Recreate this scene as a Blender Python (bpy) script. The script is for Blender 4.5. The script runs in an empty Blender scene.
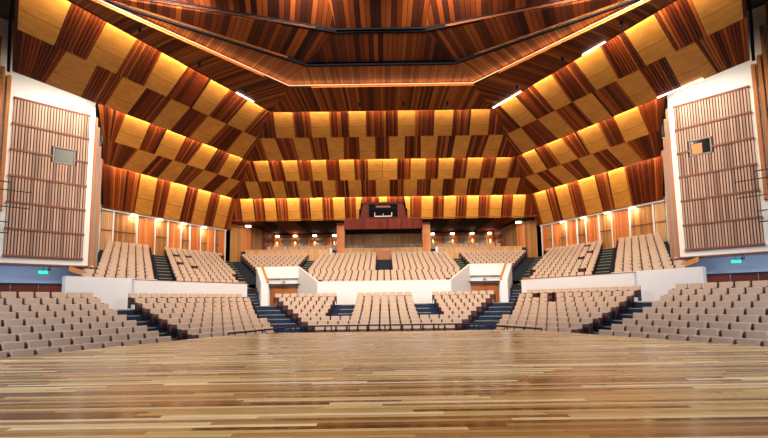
import bpy, bmesh, math, random
from mathutils import Vector, Matrix
random.seed(7)
C = bpy.context.scene.collection
R3 = math.sqrt(3)/2
T30 = 1/math.sqrt(3)
F_PX, P_X, P_Y, PITCH, ROLL, EYE = 385.0, 384.0, 266.3, math.radians(5), math.radians(0.85), 1.2
CY = 12.0                                   # centre of the hexagonal plan lies 12 m in front of the lens

# ------------------------------------------------------------------ materials
def new_mat(name):
    m = bpy.data.materials.new(name); m.use_nodes = True
    nt = m.node_tree; return m, nt, nt.nodes['Principled BSDF']
def rgb(h):
    h = h.lstrip('#'); c = [int(h[i:i+2], 16)/255 for i in (0, 2, 4)]
    return tuple((x/12.92 if x <= .04045 else ((x+.055)/1.055)**2.4) for x in c) + (1,)
def plain(name, col, rough=.6, metal=0, bump=0, bscale=40, spec=.5, vary=0):
    m, nt, b = new_mat(name)
    b.inputs['Base Color'].default_value = rgb(col); b.inputs['Roughness'].default_value = rough
    b.inputs['Metallic'].default_value = metal; b.inputs['Specular IOR Level'].default_value = spec
    if vary:
        tc = nt.nodes.new('ShaderNodeTexCoord'); nz = nt.nodes.new('ShaderNodeTexNoise'); nz.inputs['Scale'].default_value = 3
        hs = nt.nodes.new('ShaderNodeHueSaturation'); hs.inputs['Color'].default_value = rgb(col)
        mr = nt.nodes.new('ShaderNodeMapRange'); mr.inputs['To Min'].default_value = 1-vary; mr.inputs['To Max'].default_value = 1+vary
        nt.links.new(tc.outputs['Object'], nz.inputs['Vector']); nt.links.new(nz.outputs['Fac'], mr.inputs['Value'])
        nt.links.new(mr.outputs['Result'], hs.inputs['Value']); nt.links.new(hs.outputs['Color'], b.inputs['Base Color'])
    if bump:
        tc = nt.nodes.new('ShaderNodeTexCoord'); nz = nt.nodes.new('ShaderNodeTexNoise'); nz.inputs['Scale'].default_value = bscale
        bp = nt.nodes.new('ShaderNodeBump'); bp.inputs['Strength'].default_value = bump; bp.inputs['Distance'].default_value = .02
        nt.links.new(tc.outputs['Object'], nz.inputs['Vector']); nt.links.new(nz.outputs['Fac'], bp.inputs['Height'])
        nt.links.new(bp.outputs['Normal'], b.inputs['Normal'])
    return m
def glow(name, col, strength):
    m, nt, b = new_mat(name)
    b.inputs['Base Color'].default_value = rgb(col); b.inputs['Emission Color'].default_value = rgb(col)
    b.inputs['Emission Strength'].default_value = strength
    return m
def ramp(nt, stops, mode='LINEAR'):
    r = nt.nodes.new('ShaderNodeValToRGB'); r.color_ramp.interpolation = mode
    els = r.color_ramp.elements
    while len(els) > 1: els.remove(els[-1])
    els[0].position = stops[0][0]; els[0].color = rgb(stops[0][1])
    for p, c in stops[1:]:
        e = els.new(p); e.color = rgb(c)
    return r
def math_node(nt, op, a, b=None):
    n = nt.nodes.new('ShaderNodeMath'); n.operation = op
    for i, v in enumerate((a, b)):
        if v is None: continue
        if isinstance(v, (int, float)): n.inputs[i].default_value = v
        else: nt.links.new(v, n.inputs[i])
    return n.outputs[0]
def strips(name, stops, rough=.45, per=1.0, gap=0.0, gapcol='#1a0a05', seg=0.0, spec=.4):
    """boards: UV x counts boards (integer part = which board), UV y runs along the board in metres"""
    m, nt, b = new_mat(name)
    uv = nt.nodes.new('ShaderNodeTexCoord'); sx = nt.nodes.new('ShaderNodeSeparateXYZ'); nt.links.new(uv.outputs['UV'], sx.inputs[0])
    u = math_node(nt, 'MULTIPLY', sx.outputs[0], 1/per); fl = math_node(nt, 'FLOOR', u)
    wn = nt.nodes.new('ShaderNodeTexWhiteNoise'); wn.noise_dimensions = '2D'
    cb = nt.nodes.new('ShaderNodeCombineXYZ'); nt.links.new(fl, cb.inputs[0])
    if seg:
        w1 = nt.nodes.new('ShaderNodeTexWhiteNoise'); w1.noise_dimensions = '1D'; nt.links.new(fl, w1.inputs['W'])
        sh = math_node(nt, 'ADD', math_node(nt, 'MULTIPLY', sx.outputs[1], 1/seg), math_node(nt, 'MULTIPLY', w1.outputs['Value'], 7.3))
        nt.links.new(math_node(nt, 'FLOOR', sh), cb.inputs[1])
    nt.links.new(cb.outputs[0], wn.inputs['Vector'])
    r = ramp(nt, stops); nt.links.new(wn.outputs['Value'], r.inputs[0])
    # grain
    mp = nt.nodes.new('ShaderNodeMapping'); mp.inputs['Scale'].default_value = (9/per, 1.1, 1); nt.links.new(uv.outputs['UV'], mp.inputs[0])
    nz = nt.nodes.new('ShaderNodeTexNoise'); nz.inputs['Scale'].default_value = 1.0; nz.inputs['Detail'].default_value = 4
    nt.links.new(mp.outputs[0], nz.inputs['Vector'])
    mr = nt.nodes.new('ShaderNodeMapRange'); mr.inputs['To Min'].default_value = .75; mr.inputs['To Max'].default_value = 1.25
    nt.links.new(nz.outputs['Fac'], mr.inputs['Value'])
    hs = nt.nodes.new('ShaderNodeHueSaturation'); nt.links.new(r.outputs[0], hs.inputs['Color']); nt.links.new(mr.outputs[0], hs.inputs['Value'])
    out = hs.outputs['Color']
    if gap:
        fr = math_node(nt, 'FRACT', u); g = math_node(nt, 'LESS_THAN', fr, gap)
        mx = nt.nodes.new('ShaderNodeMix'); mx.data_type = 'RGBA'; nt.links.new(g, mx.inputs['Factor'])
        nt.links.new(out, mx.inputs[6]); mx.inputs[7].default_value = rgb(gapcol); out = mx.outputs[2]
    nt.links.new(out, b.inputs['Base Color']); b.inputs['Roughness'].default_value = rough
    b.inputs['Specular IOR Level'].default_value = spec
    return m

M = {}
M['slat'] = strips('dark_slat_wood', [(0, '#3a1206'), (.3, '#6e2a0e'), (.55, '#8f3d14'), (.75, '#54200c'), (.9, '#b0602a'), (1, '#a0501e')], .5, spec=.25)
M['slat_back'] = plain('slat_backing', '#240c05', .8)
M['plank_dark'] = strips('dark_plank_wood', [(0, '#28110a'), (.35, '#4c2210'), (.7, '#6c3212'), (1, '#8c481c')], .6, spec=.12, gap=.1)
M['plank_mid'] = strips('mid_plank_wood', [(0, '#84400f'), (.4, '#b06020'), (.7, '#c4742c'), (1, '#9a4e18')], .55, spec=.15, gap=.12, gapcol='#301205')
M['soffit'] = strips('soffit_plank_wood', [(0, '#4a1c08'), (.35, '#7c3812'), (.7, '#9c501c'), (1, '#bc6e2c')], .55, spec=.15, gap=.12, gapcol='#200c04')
def ply_mat():
    m, nt, b = new_mat('plywood')
    uv = nt.nodes.new('ShaderNodeTexCoord'); oi = nt.nodes.new('ShaderNodeObjectInfo')
    mp = nt.nodes.new('ShaderNodeMapping'); mp.inputs['Scale'].default_value = (1.2, 6, 1); nt.links.new(uv.outputs['UV'], mp.inputs[0])
    nz = nt.nodes.new('ShaderNodeTexNoise'); nz.inputs['Scale'].default_value = 1.6; nz.inputs['Detail'].default_value = 6
    nt.links.new(mp.outputs[0], nz.inputs['Vector'])
    r = ramp(nt, [(0, '#b8782e'), (.45, '#ce8c3a'), (.6, '#d89642'), (1, '#e2a550')]); nt.links.new(nz.outputs['Fac'], r.inputs[0])
    mr = nt.nodes.new('ShaderNodeMapRange'); mr.inputs['To Min'].default_value = .9; mr.inputs['To Max'].default_value = 1.08
    nt.links.new(oi.outputs['Random'], mr.inputs['Value'])
    hs = nt.nodes.new('ShaderNodeHueSaturation'); nt.links.new(r.outputs[0], hs.inputs['Color']); nt.links.new(mr.outputs[0], hs.inputs['Value'])
    # one seam across each sheet
    sx = nt.nodes.new('ShaderNodeSeparateXYZ'); nt.links.new(uv.outputs['UV'], sx.inputs[0])
    d = math_node(nt, 'ABSOLUTE', math_node(nt, 'SUBTRACT', sx.outputs[1], .62)); g = math_node(nt, 'LESS_THAN', d, .006)
    mx = nt.nodes.new('ShaderNodeMix'); mx.data_type = 'RGBA'; nt.links.new(g, mx.inputs['Factor'])
    nt.links.new(hs.outputs['Color'], mx.inputs[6]); mx.inputs[7].default_value = rgb('#8a5418')
    nt.links.new(mx.outputs[2], b.inputs['Base Color']); b.inputs['Roughness'].default_value = .45
    b.inputs['Specular IOR Level'].default_value = .35
    return m
M['ply'] = ply_mat()
def stage_mat():
    m, nt, b = new_mat('stage_boards')
    tc = nt.nodes.new('ShaderNodeTexCoord'); sx = nt.nodes.new('ShaderNodeSeparateXYZ'); nt.links.new(tc.outputs['Object'], sx.inputs[0])
    row = math_node(nt, 'FLOOR', math_node(nt, 'MULTIPLY', sx.outputs[1], 1/.085))
    w1 = nt.nodes.new('ShaderNodeTexWhiteNoise'); w1.noise_dimensions = '1D'; nt.links.new(row, w1.inputs['W'])
    col = math_node(nt, 'ADD', math_node(nt, 'MULTIPLY', sx.outputs[0], 1/3.0), math_node(nt, 'MULTIPLY', w1.outputs['Value'], 9.7))
    cb = nt.nodes.new('ShaderNodeCombineXYZ'); nt.links.new(row, cb.inputs[0]); nt.links.new(math_node(nt, 'FLOOR', col), cb.inputs[1])
    w2 = nt.nodes.new('ShaderNodeTexWhiteNoise'); w2.noise_dimensions = '2D'; nt.links.new(cb.outputs[0], w2.inputs['Vector'])
    r = ramp(nt, [(0, '#4c2c10'), (.14, '#784e20'), (.35, '#9c7236'), (.6, '#b48c46'), (.85, '#c8a664'), (1, '#e4ce9c')])
    nt.links.new(w2.outputs['Value'], r.inputs[0])
    mp = nt.nodes.new('ShaderNodeMapping'); mp.inputs['Scale'].default_value = (.9, 26, 1); nt.links.new(tc.outputs['Object'], mp.inputs[0])
    nz = nt.nodes.new('ShaderNodeTexNoise'); nz.inputs['Scale'].default_value = 1.3; nz.inputs['Detail'].default_value = 5
    nt.links.new(mp.outputs[0], nz.inputs['Vector'])
    mr = nt.nodes.new('ShaderNodeMapRange'); mr.inputs['To Min'].default_value = .45; mr.inputs['To Max'].default_value = 1.45
    nt.links.new(nz.outputs['Fac'], mr.inputs['Value'])
    hs = nt.nodes.new('ShaderNodeHueSaturation'); hs.inputs['Saturation'].default_value = .92
    nt.links.new(r.outputs[0], hs.inputs['Color']); nt.links.new(mr.outputs[0], hs.inputs['Value'])
    fr = math_node(nt, 'FRACT', math_node(nt, 'MULTIPLY', sx.outputs[1], 1/.085)); g = math_node(nt, 'LESS_THAN', fr, .07)
    mx = nt.nodes.new('ShaderNodeMix'); mx.data_type = 'RGBA'; nt.links.new(g, mx.inputs['Factor'])
    nt.links.new(hs.outputs['Color'], mx.inputs[6]); mx.inputs[7].default_value = rgb('#4a2a10')
    nt.links.new(mx.outputs[2], b.inputs['Base Color'])
    mr2 = nt.nodes.new('ShaderNodeMapRange'); mr2.inputs['To Min'].default_value = .16; mr2.inputs['To Max'].default_value = .34
    nt.links.new(w2.outputs['Value'], mr2.inputs['Value']); nt.links.new(mr2.outputs[0], b.inputs['Roughness'])
    return m
M['stage'] = stage_mat()
M['white'] = plain('white_plaster', '#dedcdb', .7)
M['wallwhite'] = plain('wall_plaster', '#e6e2da', .75)
M['recess'] = plain('recess_plaster', '#c9cdd6', .8)
M['redwood'] = strips('red_wainscot_wood', [(0, '#4c1409'), (.5, '#68200e'), (1, '#763012')], .45, gap=.02)
M['boothwood'] = strips('booth_dark_wood', [(0, '#3a0f06'), (1, '#5a1c0c')], .6, spec=.15)
M['black'] = plain('black_steel', '#101114', .45)
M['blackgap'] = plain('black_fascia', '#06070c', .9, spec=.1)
M['shell'] = plain('added_shell', '#3a332c', .9)
M['carpet'] = plain('charcoal_carpet', '#20252e', .95, bump=.3)
M['bluecarpet'] = plain('blue_carpet', '#1c2c4c', .95, bump=.3)
M['nosing'] = plain('stair_nosing', '#8f8d74', .6)
M['fabric'] = plain('seat_fabric', '#bda48e', .95, bump=.25, bscale=120, spec=.2, vary=.06)
M['seatwood'] = plain('seat_shell_wood', '#420f0a', .55)
M['arm'] = plain('armrest_black', '#18120f', .5)
M['casing'] = plain('orange_wood', '#c07a38', .5, vary=.1)
M['orangewood'] = strips('orange_panel_wood', [(0, '#b4622c'), (.4, '#cf7f42'), (.7, '#c06a34'), (1, '#dd9a5c')], .5)
M['brownwood'] = strips('brown_panel_wood', [(0, '#8a5a2c'), (.5, '#a87440'), (1, '#b88448')], .5)
M['tanwood'] = strips('tan_panel_wood', [(0, '#b8895e'), (.5, '#c79a6c'), (1, '#d2a880')], .55)
M['balustrade'] = strips('balustrade_wood', [(0, '#c08a54'), (.5, '#cf9a64'), (1, '#dcab78')], .5)
M['wallslat'] = strips('pale_wall_slat', [(0, '#8c6854'), (.3, '#b08c76'), (.6, '#c6a088'), (1, '#a8836c')], .55)
M['wallslat_back'] = plain('wall_slat_backing', '#3a2b2a', .85)
M['batten'] = plain('brown_batten', '#7c4226', .55)
M['finwood'] = plain('fin_wood', '#a8642c', .5, vary=.12)
M['fingrey'] = plain('fin_grey', '#8e8078', .6)
M['doorwood'] = plain('door_wood', '#b06028', .45, vary=.1)
M['steelh'] = plain('door_steel', '#b8b4ae', .3, metal=.8)
M['darkglass'] = plain('dark_glass', '#0c0a0a', .1)
M['greyglass'] = plain('grey_glass', '#363a36', .35)
M['led'] = glow('led_line', '#ffc090', 1.0)
M['ledwhite'] = glow('led_white', '#fff4e4', 8)
M['lamp'] = glow('lamp_face', '#ffe6bc', 14)
M['exit'] = glow('exit_green', '#10d890', 1.6)
M['boothframe'] = plain('booth_window_frame', '#cfc6ba', .5)
M['panelgrey'] = plain('rear_panel_grey', '#a08a74', .6)

# ------------------------------------------------------------------ mesh builder
class MB:
    def __init__(s): s.v = []; s.f = []; s.uv = []; s.mi = []
    def quad(s, a, b, c, d, uv=None, mi=0):
        i = len(s.v); s.v += [tuple(a), tuple(b), tuple(c), tuple(d)]; s.f.append((i, i+1, i+2, i+3))
        s.uv.append(uv or ((0, 0), (1, 0), (1, 1), (0, 1))); s.mi.append(mi)
    def hexa(s, b, t, u=0.0, L=1.0, mi=0, sides=True):
        """b, t: four bottom and four top corners in the same order"""
        u0, u1 = u+.25, u+.75
        s.quad(t[0], t[1], t[2], t[3], ((u0, 0), (u1, 0), (u1, L), (u0, L)), mi)
        s.quad(b[3], b[2], b[1], b[0], ((u0, L), (u1, L), (u1, 0), (u0, 0)), mi)
        for k in range(4):
            n = (k+1) % 4
            s.quad(b[k], b[n], t[n], t[k], ((u0, 0), (u1, 0), (u1, L), (u0, L)), mi)
    def box(s, x0, x1, y0, y1, z0, z1, u=0.0, mi=0):
        b = [(x0, y0, z0), (x1, y0, z0), (x1, y1, z0), (x0, y1, z0)]
        t = [(x, y, z1) for x, y, _ in b]
        s.hexa(b, t, u, max(x1-x0, y1-y0, z1-z0), mi)
    def tube(s, p, q, r, n=8, mi=0):
        p, q = Vector(p), Vector(q); d = (q-p).normalized()
        a = d.cross(Vector((0, 0, 1)));
        if a.length < .01: a = Vector((1, 0, 0))
        a.normalize(); b = d.cross(a)
        ring = [a*math.cos(2*math.pi*k/n)*r + b*math.sin(2*math.pi*k/n)*r for k in range(n)]
        for k in range(n):
            m = (k+1) % n; s.quad(p+ring[k], p+ring[m], q+ring[m], q+ring[k], None, mi)
        i = len(s.v); s.v += [tuple(p+v) for v in ring]; s.f.append(tuple(range(i+n-1, i-1, -1))); s.uv.append(tuple((0, 0) for _ in range(n))); s.mi.append(mi)
        i = len(s.v); s.v += [tuple(q+v) for v in ring]; s.f.append(tuple(range(i, i+n))); s.uv.append(tuple((0, 0) for _ in range(n))); s.mi.append(mi)
    def mesh(s, name, mats):
        me = bpy.data.meshes.new(name); me.from_pydata(s.v, [], s.f)
        for m in (mats if isinstance(mats, (list, tuple)) else [mats]): me.materials.append(m)
        ul = me.uv_layers.new(name='UVMap'); k = 0
        for f, uvs, mi, p in zip(s.f, s.uv, s.mi, me.polygons):
            p.material_index = mi
            for j in range(len(f)): ul.data[k].uv = uvs[j]; k += 1
        me.update()
        bm = bmesh.new(); bm.from_mesh(me); bmesh.ops.remove_doubles(bm, verts=bm.verts, dist=1e-5)
        bmesh.ops.recalc_face_normals(bm, faces=bm.faces); bm.to_mesh(me); bm.free()
        return me
    def build(s, name, mats, parent=None):
        return link(name, s.mesh(name, mats), parent)
def link(name, me, parent=None):
    o = bpy.data.objects.new(name, me); C.objects.link(o)
    if parent: o.parent = parent
    return o
def tag(o, label=None, cat=None, group=None, kind=None):
    if label: o['label'] = label
    if cat: o['category'] = cat
    if group: o['group'] = group
    if kind: o['kind'] = kind
    return o
def thing(name, label, cat, loc=(0, 0, 0), rz=0, group=None, kind=None):
    o = bpy.data.objects.new(name, None); C.objects.link(o); o.empty_display_size = .2
    o.location = loc; o.rotation_euler = (0, 0, rz)
    return tag(o, label, cat, group, kind)
def struct(name, mb, mats, label=None):
    o = mb.build(name, mats); o['kind'] = 'structure'
    if label: o['label'] = label
    return o
def bevel(o, w, seg=2):
    m = o.modifiers.new('soft', 'BEVEL'); m.width = w; m.segments = seg; m.limit_method = 'ANGLE'
    return o

# ------------------------------------------------------------------ plan of the hall: three sides of a hexagon
def H(side, A, s, z=0.0):
    """side 0 faces the stage, -1 / +1 are the flanks; A distance from the plan centre, s along the side"""
    if side == 0: return Vector((s, CY+A, z))
    return Vector((side*(R3*A-.5*s), CY+.5*A+R3*s, z))
NORM = {0: Vector((0, 1, 0)), -1: Vector((-R3, .5, 0)), 1: Vector((R3, .5, 0))}
ROTZ = {0: 0.0, -1: math.radians(60), 1: math.radians(-60)}
SIDE_NAME = {-1: 'left', 0: 'centre', 1: 'right'}

# floor heights
def z_low(k): return -.83+.145*k+.009*k*k          # floor under lower row k
def A_low(k): return 7.6+.93*k
def z_up(j): return 1.97+.30*j
def A_up(j): return 17.35+.895*j

def prism(mb, pts, z0, z1, mi=0):
    n = len(pts); i = len(mb.v)
    mb.v += [(p[0], p[1], z1) for p in pts]; mb.f.append(tuple(range(i, i+n))); mb.uv.append(tuple((p[0], p[1]) for p in pts)); mb.mi.append(mi)
    i = len(mb.v)
    mb.v += [(p[0], p[1], z0) for p in pts]; mb.f.append(tuple(range(i+n-1, i-1, -1))); mb.uv.append(tuple((p[0], p[1]) for p in pts[::-1])); mb.mi.append(mi)
    for k in range(n):
        a, b = pts[k], pts[(k+1) % n]
        mb.quad((a[0], a[1], z0), (b[0], b[1], z0), (b[0], b[1], z1), (a[0], a[1], z1), None, mi)

# ------------------------------------------------------------------ stage
mb = MB()
A_ST = 6.1
st = [(-5.3, 14.85), (5.3, 14.85)]
prism(mb, [(-15.2, -4.0), (15.2, -4.0), (14.6, -1.0), (5.9, 14.0), (5.1, 14.75), (3.6, 14.9), (-3.6, 14.9), (-5.1, 14.75), (-5.9, 14.0), (-14.6, -1.0)], -.9, 0.0)
o = struct('floor', mb, M['stage'], 'golden timber board stage floor')
bevel(o, .02, 2)

# ------------------------------------------------------------------ terraces of the auditorium
def terrace(name, rows, mat):
    mb = MB()
    for (side, A1, A2, a1, b1, a2, b2, z0, z1) in rows:
        pts = [H(side, A1, a1), H(side, A1, b1), H(side, A2, b2), H(side, A2, a2)]
        prism(mb, pts, z0, z1)
    return struct(name, mb, mat)
low = []; BASE = -1.1
for side in (0, -1, 1):
    for k in range(9):
        A1 = A_low(k)-.50 if k else 4.0; A2 = A_low(k)+.43 if k < 8 else 16.3
        if side == 0: low.append((0, A1, A2, -T30*A1, T30*A1, -T30*A2, T30*A2, BASE, z_low(k)))
        else: low.append((side, A1, A2, -14, T30*A1, -14, T30*A2, BASE, z_low(k)))
terrace('floor', low, M['bluecarpet'])
def smin(A): return -2.05+.654*(A-16.5) if A < 20.4 else .5+.507*(A-20.4)
# cheeks of the two entrances cut into the upper tier: inner edge runs (4.9, 28.5) to (6.9, 31)
def cheek_in(A): return 4.9+(A-16.5)*.8
def cheek_out(A): return 8.35+(A-15.2)*.42
up = []
for side in (0, -1, 1):
    for j in range(12):
        A1 = A_up(j)-.47 if j else 16.6; A2 = A_up(j)+.425 if j < 11 else 27.5
        if side:
            up.append((side, A1, A2, smin(A1), T30*A1, smin(A2), T30*A2, .85, z_up(j)))
        else:
            if A2 <= 19.3:
                up.append((0, A1, A2, -cheek_in(A1), cheek_in(A1), -cheek_in(A2), cheek_in(A2), .85, z_up(j)))
                for q in (-1, 1):
                    up.append((0, A1, A2, q*(cheek_out(A1)+.1), q*T30*A1, q*(cheek_out(A2)+.1), q*T30*A2, .85, z_up(j)))
            else: up.append((0, A1, A2, -T30*A1, T30*A1, -T30*A2, T30*A2, 2.6, z_up(j)))
terrace('floor', up, M['carpet'])
# cross floor behind the last upper row, rear zone
mb = MB(); prism(mb, [H(0, 27.5, -16), H(0, 27.5, 16), H(0, 28.2, 16), H(0, 28.2, -16)], 2, z_up(11)+.02)
prism(mb, [(-15, 40.2), (15, 40.2), (15, 46.2), (-15, 46.2)], 3, 6.5)
struct('floor', mb, M['carpet'])

# stair nosings on the aisles: one strip per step
def nosing(pts_list, label):
    t = thing('aisle_stair', label, 'stairs', tuple(pts_list[0][0]), group=None); t['kind'] = 'structure'; t['category'] = 'stairs'
    org = Vector(pts_list[0][0])
    for a, b, n in pts_list:
        m = MB(); a2 = a+n*.05; b2 = b+n*.05; up_ = Vector((0, 0, .012)); dn = Vector((0, 0, -.03)); f = -n*.012
        m.hexa([p-org for p in (a+dn+f, b+dn+f, b2+dn, a2+dn)], [p-org for p in (a+up_+f, b+up_+f, b2+up_, a2+up_)])
        m.build('nosing', M['nosing'], t)
    return t
for q in (-1, 1):
    w = SIDE_NAME[q]
    pl = []
    for k in range(1, 9):
        A = A_low(k)-.50
        pl.append((H(0, A, q*(T30*A-.95), z_low(k)), H(0, A, q*T30*A, z_low(k)), NORM[0]))
        pl.append((H(q, A, T30*A-1.5, z_low(k)), H(q, A, T30*A, z_low(k)), NORM[q]))
    nosing(pl, 'wide blue lower stair running up to the %s entrance door' % w)
    pl = [(H(q, A_low(k)-.5, -2.2+.08*k, z_low(k)), H(q, A_low(k)-.5, -1.0+.13*k, z_low(k)), NORM[q]) for k in range(1, 9)]
    nosing(pl, 'dark stair aisle between the two %s floor blocks' % w)
    pl = [(H(q, A_up(j)-.47, 2.75+.5*(A_up(j)-17.2), z_up(j)), H(q, A_up(j)-.47, 3.85+.5*(A_up(j)-17.2), z_up(j)), NORM[q]) for j in range(1, 12)]
    nosing(pl, 'black stair aisle climbing between the two %s balcony blocks' % w)
    pl = []
    for j in range(1, 12):
        A = A_up(j)-.47
        pl.append((H(q, A, T30*A-.9, z_up(j)), H(q, A, T30*A, z_up(j)), NORM[q]))
    nosing(pl, 'dark upper stair beside the %s balcony block, under the ceiling hip' % w)
    pl = [(H(0, A_low(k)-.5, q*1.95, z_low(k)), H(0, A_low(k)-.5, q*2.95, z_low(k)), NORM[0]) for k in range(4, 9)]
    nosing(pl, 'short dark stair just %s of the seven-wide centre block' % w)
    pl = [(H(0, A_up(j)-.47, q*6.85, z_up(j)), H(0, A_up(j)-.47, q*7.65, z_up(j)), NORM[0]) for j in range(4, 12)]
    nosing(pl, 'narrow upper stair %s of the centre balcony seats' % w)

# ------------------------------------------------------------------ seats
PITCH_S = .55
def rbox(bm, x0, x1, y0, y1, z0, z1, r, seg=2, tilt=0, piv=(0, 0)):
    g = bmesh.ops.create_cube(bm, size=1); vs = g['verts']
    for v in vs:
        v.co = Vector(((x0+x1)/2+v.co.x*(x1-x0), (y0+y1)/2+v.co.y*(y1-y0), (z0+z1)/2+v.co.z*(z1-z0)))
    if tilt:
        bmesh.ops.rotate(bm, verts=vs, cent=(0, piv[0], piv[1]), matrix=Matrix.Rotation(tilt, 3, 'X'))
    es = list({e for v in vs for e in v.link_edges})
    if r: bmesh.ops.bevel(bm, geom=es, offset=r, segments=seg, affect='EDGES', profile=.6)
def bm_mesh(name, bm, mats):
    me = bpy.data.meshes.new(name); bm.to_mesh(me); bm.free()
    for m in (mats if isinstance(mats, (list, tuple)) else [mats]): me.materials.append(m)
    for p in me.polygons: p.use_smooth = True
    return me
def pad_bm():
    bm = bmesh.new(); rbox(bm, -.238, .238, .0, .13, .44, .85, .04, 3, math.radians(-13), (.07, .44))
    for v in bm.verts:
        f = max(0, (v.co.z-.44)/.41); v.co.x *= .95+.06*f       # a little wider at the shoulders
        v.co.z += .012*(abs(v.co.x)/.245)**2*f                   # corners lift slightly
    return bm
def cushion_bm():
    bm = bmesh.new(); rbox(bm, -.225, .225, -.10, -.01, .24, .60, .03, 2, math.radians(-6), (-.05, .3)); return bm
def shell_bm():
    bm = bmesh.new(); rbox(bm, -.225, .225, -.122, -.098, .25, .585, .008, 1, math.radians(-6), (-.05, .3)); return bm
def backshell_bm():
    bm = bmesh.new(); rbox(bm, -.24, .24, .115, .135, .30, .80, .006, 1, math.radians(-9), (.07, .44)); return bm
def arm_bm(sx):
    bm = bmesh.new()
    rbox(bm, sx*.247 if sx > 0 else -.272, .272 if sx > 0 else -.247, -.20, .10, .585, .62, .008, 1)
    rbox(bm, sx*.25 if sx > 0 else -.27, .27 if sx > 0 else -.25, -.10, .06, .02, .59, .004, 1)
    return bm
def foot_bm():
    bm = bmesh.new(); rbox(bm, -.22, .22, -.03, .03, .0, .03, .006, 1); rbox(bm, -.03, .03, -.03, .03, .02, .30, .006, 1)
    rbox(bm, -.2, .2, -.02, .02, .27, .30, .005, 1); return bm
SM = dict(back_pad=bm_mesh('back_pad', pad_bm(), M['fabric']), cushion=bm_mesh('cushion', cushion_bm(), M['fabric']),
          seat_shell=bm_mesh('seat_shell', shell_bm(), M['seatwood']), back_shell=bm_mesh('back_shell', backshell_bm(), M['seatwood']),
          armrest_a=bm_mesh('armrest', arm_bm(-1), M['arm']), armrest_b=bm_mesh('armrest', arm_bm(1), M['arm']),
          pedestal=bm_mesh('pedestal', foot_bm(), M['arm']))
# list of every seat: (side, A, s, z, block, row, index from aisle, tier)
seats = []
def row_of(side, A, s0, s1, z, block, row, from_end, tier):
    n = int((s1-s0)/PITCH_S+.15); slack = (s1-s0)-n*PITCH_S
    for i in range(n):
        # keep the seats tight against the aisle they are counted from
        s = (s1-PITCH_S*(i+.5)) if from_end else (s0+PITCH_S*(i+.5))
        seats.append(dict(side=side, A=A, s=s, z=z, block=block, row=row, i=i, tier=tier))
for q in (-1, 1):
    for k in range(9):
        A = A_low(k)
        row_of(q, A, -9.2+.28*k, -2.05+.08*k, z_low(k), 'outer', k, True, 0)
        row_of(q, A, -1.0+.135*k, T30*A-1.35+.04*k, z_low(k), 'inner', k, False, 0)
        if k >= 3:
            a, b = 2.95, T30*A-.95
            n = int((b-a)/PITCH_S+.15)
            for i in range(n):
                seats.append(dict(side=0, A=A, s=q*(b-PITCH_S*(i+.5)), z=z_low(k), block='wing%d' % q, row=k, i=i, tier=0))
for k in range(9):
    A = A_low(k)
    if k < 3:
        w = T30*A-.35; n = int(2*w/PITCH_S); n -= (n % 2 == 0)
    else: n = 7
    for i in range(n): seats.append(dict(side=0, A=A, s=(i-(n-1)/2)*PITCH_S, z=z_low(k), block='mid', row=k, i=i, tier=0))
PU = .53
for q in (-1, 1):
    for j in range(12):
        A = A_up(j); off = .5*(A-17.2)
        lo = smin(A)+.42
        n = int((2.62-(lo-off))/PU+.2)
        for i in range(n): seats.append(dict(side=q, A=A, s=2.62+off-PU*(i+.5), z=z_up(j), block='bal_out', row=j, i=i, tier=1))
        a, b = 3.95+off, T30*A-.98
        for i in range(int((b-a)/PU+.2)): seats.append(dict(side=q, A=A, s=a+PU*(i+.5), z=z_up(j), block='bal_in', row=j, i=i, tier=1))
        if j >= 3:
            a, b = 7.72, T30*A-1.0
            for i in range(int((b-a)/PU+.2)): seats.append(dict(side=0, A=A, s=q*(a+PU*(i+.5)), z=z_up(j), block='bal_wing', row=j, i=i, tier=1))
        lim = min(6.8, cheek_in(A)-.35)
        if j >= 4 and j <= 10: a = .72
        else: a = 0.0
        if j == 11: a = .72
        for i in range(int((lim-a)/PU+.1)): seats.append(dict(side=0, A=A, s=q*(a+PU*(i+.5)), z=z_up(j), block='bal_mid', row=j, i=i, tier=1))

def proj(p):
    ct, st_ = math.cos(PITCH), math.sin(PITCH); y, z = p[1], p[2]-EYE
    f = y*ct+z*st_; up_ = -y*st_+z*ct; u, v = p[0]/f, up_/f
    return P_X+F_PX*u, P_Y-F_PX*v
def in_frame(sd):
    p = H(sd['side'], sd['A'], sd['s'], sd['z']+.8)
    if p.y < 2: return False
    x, y = proj(p); return -14 < x < 782
for sd in seats:
    p = H(sd['side'], sd['A'], sd['s'], sd['z']); sd['p'] = p; sd['d'] = (p-Vector((0, 0, EYE))).length; sd['in'] = in_frame(sd)
def visible_first(sd): return sd['in'] and sd['tier'] == 0
near = sorted([s for s in seats if visible_first(s)], key=lambda s: s['d'])[:300]
for s in near: s['one'] = True
ORD = ['front', 'second', 'third', 'fourth', 'fifth', 'sixth', 'seventh', 'eighth', 'ninth', 'tenth', 'eleventh', 'twelfth', 'thirteenth', 'fourteenth', 'fifteenth']
ORD1 = ['first'] + ORD[1:]
def nearest_seat(px, py, q, block):
    py2 = py+(px-384)*math.tan(ROLL)
    best = min((sd for sd in seats if sd['side'] == q and sd['block'] == block), key=lambda sd: (lambda v: (v[0]-px)**2+2*(v[1]-py2)**2)(proj(sd['p']+Vector((0, 0, .68)))))
    best['nopad'] = True
for px, py in ((535, 297.5), (553, 293.5), (552, 302)): nearest_seat(px, py, 1, 'inner')
for px, py in ((178, 255), (190, 258.5), (183, 264), (198, 268)): nearest_seat(px, py, -1, 'bal_in')
for px, py in ((586, 247), (590, 253), (583, 259), (578, 271)): nearest_seat(px, py, 1, 'bal_in')
parts_order = ['back_pad', 'cushion', 'seat_shell', 'back_shell', 'armrest_a', 'armrest_b', 'pedestal']
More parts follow.
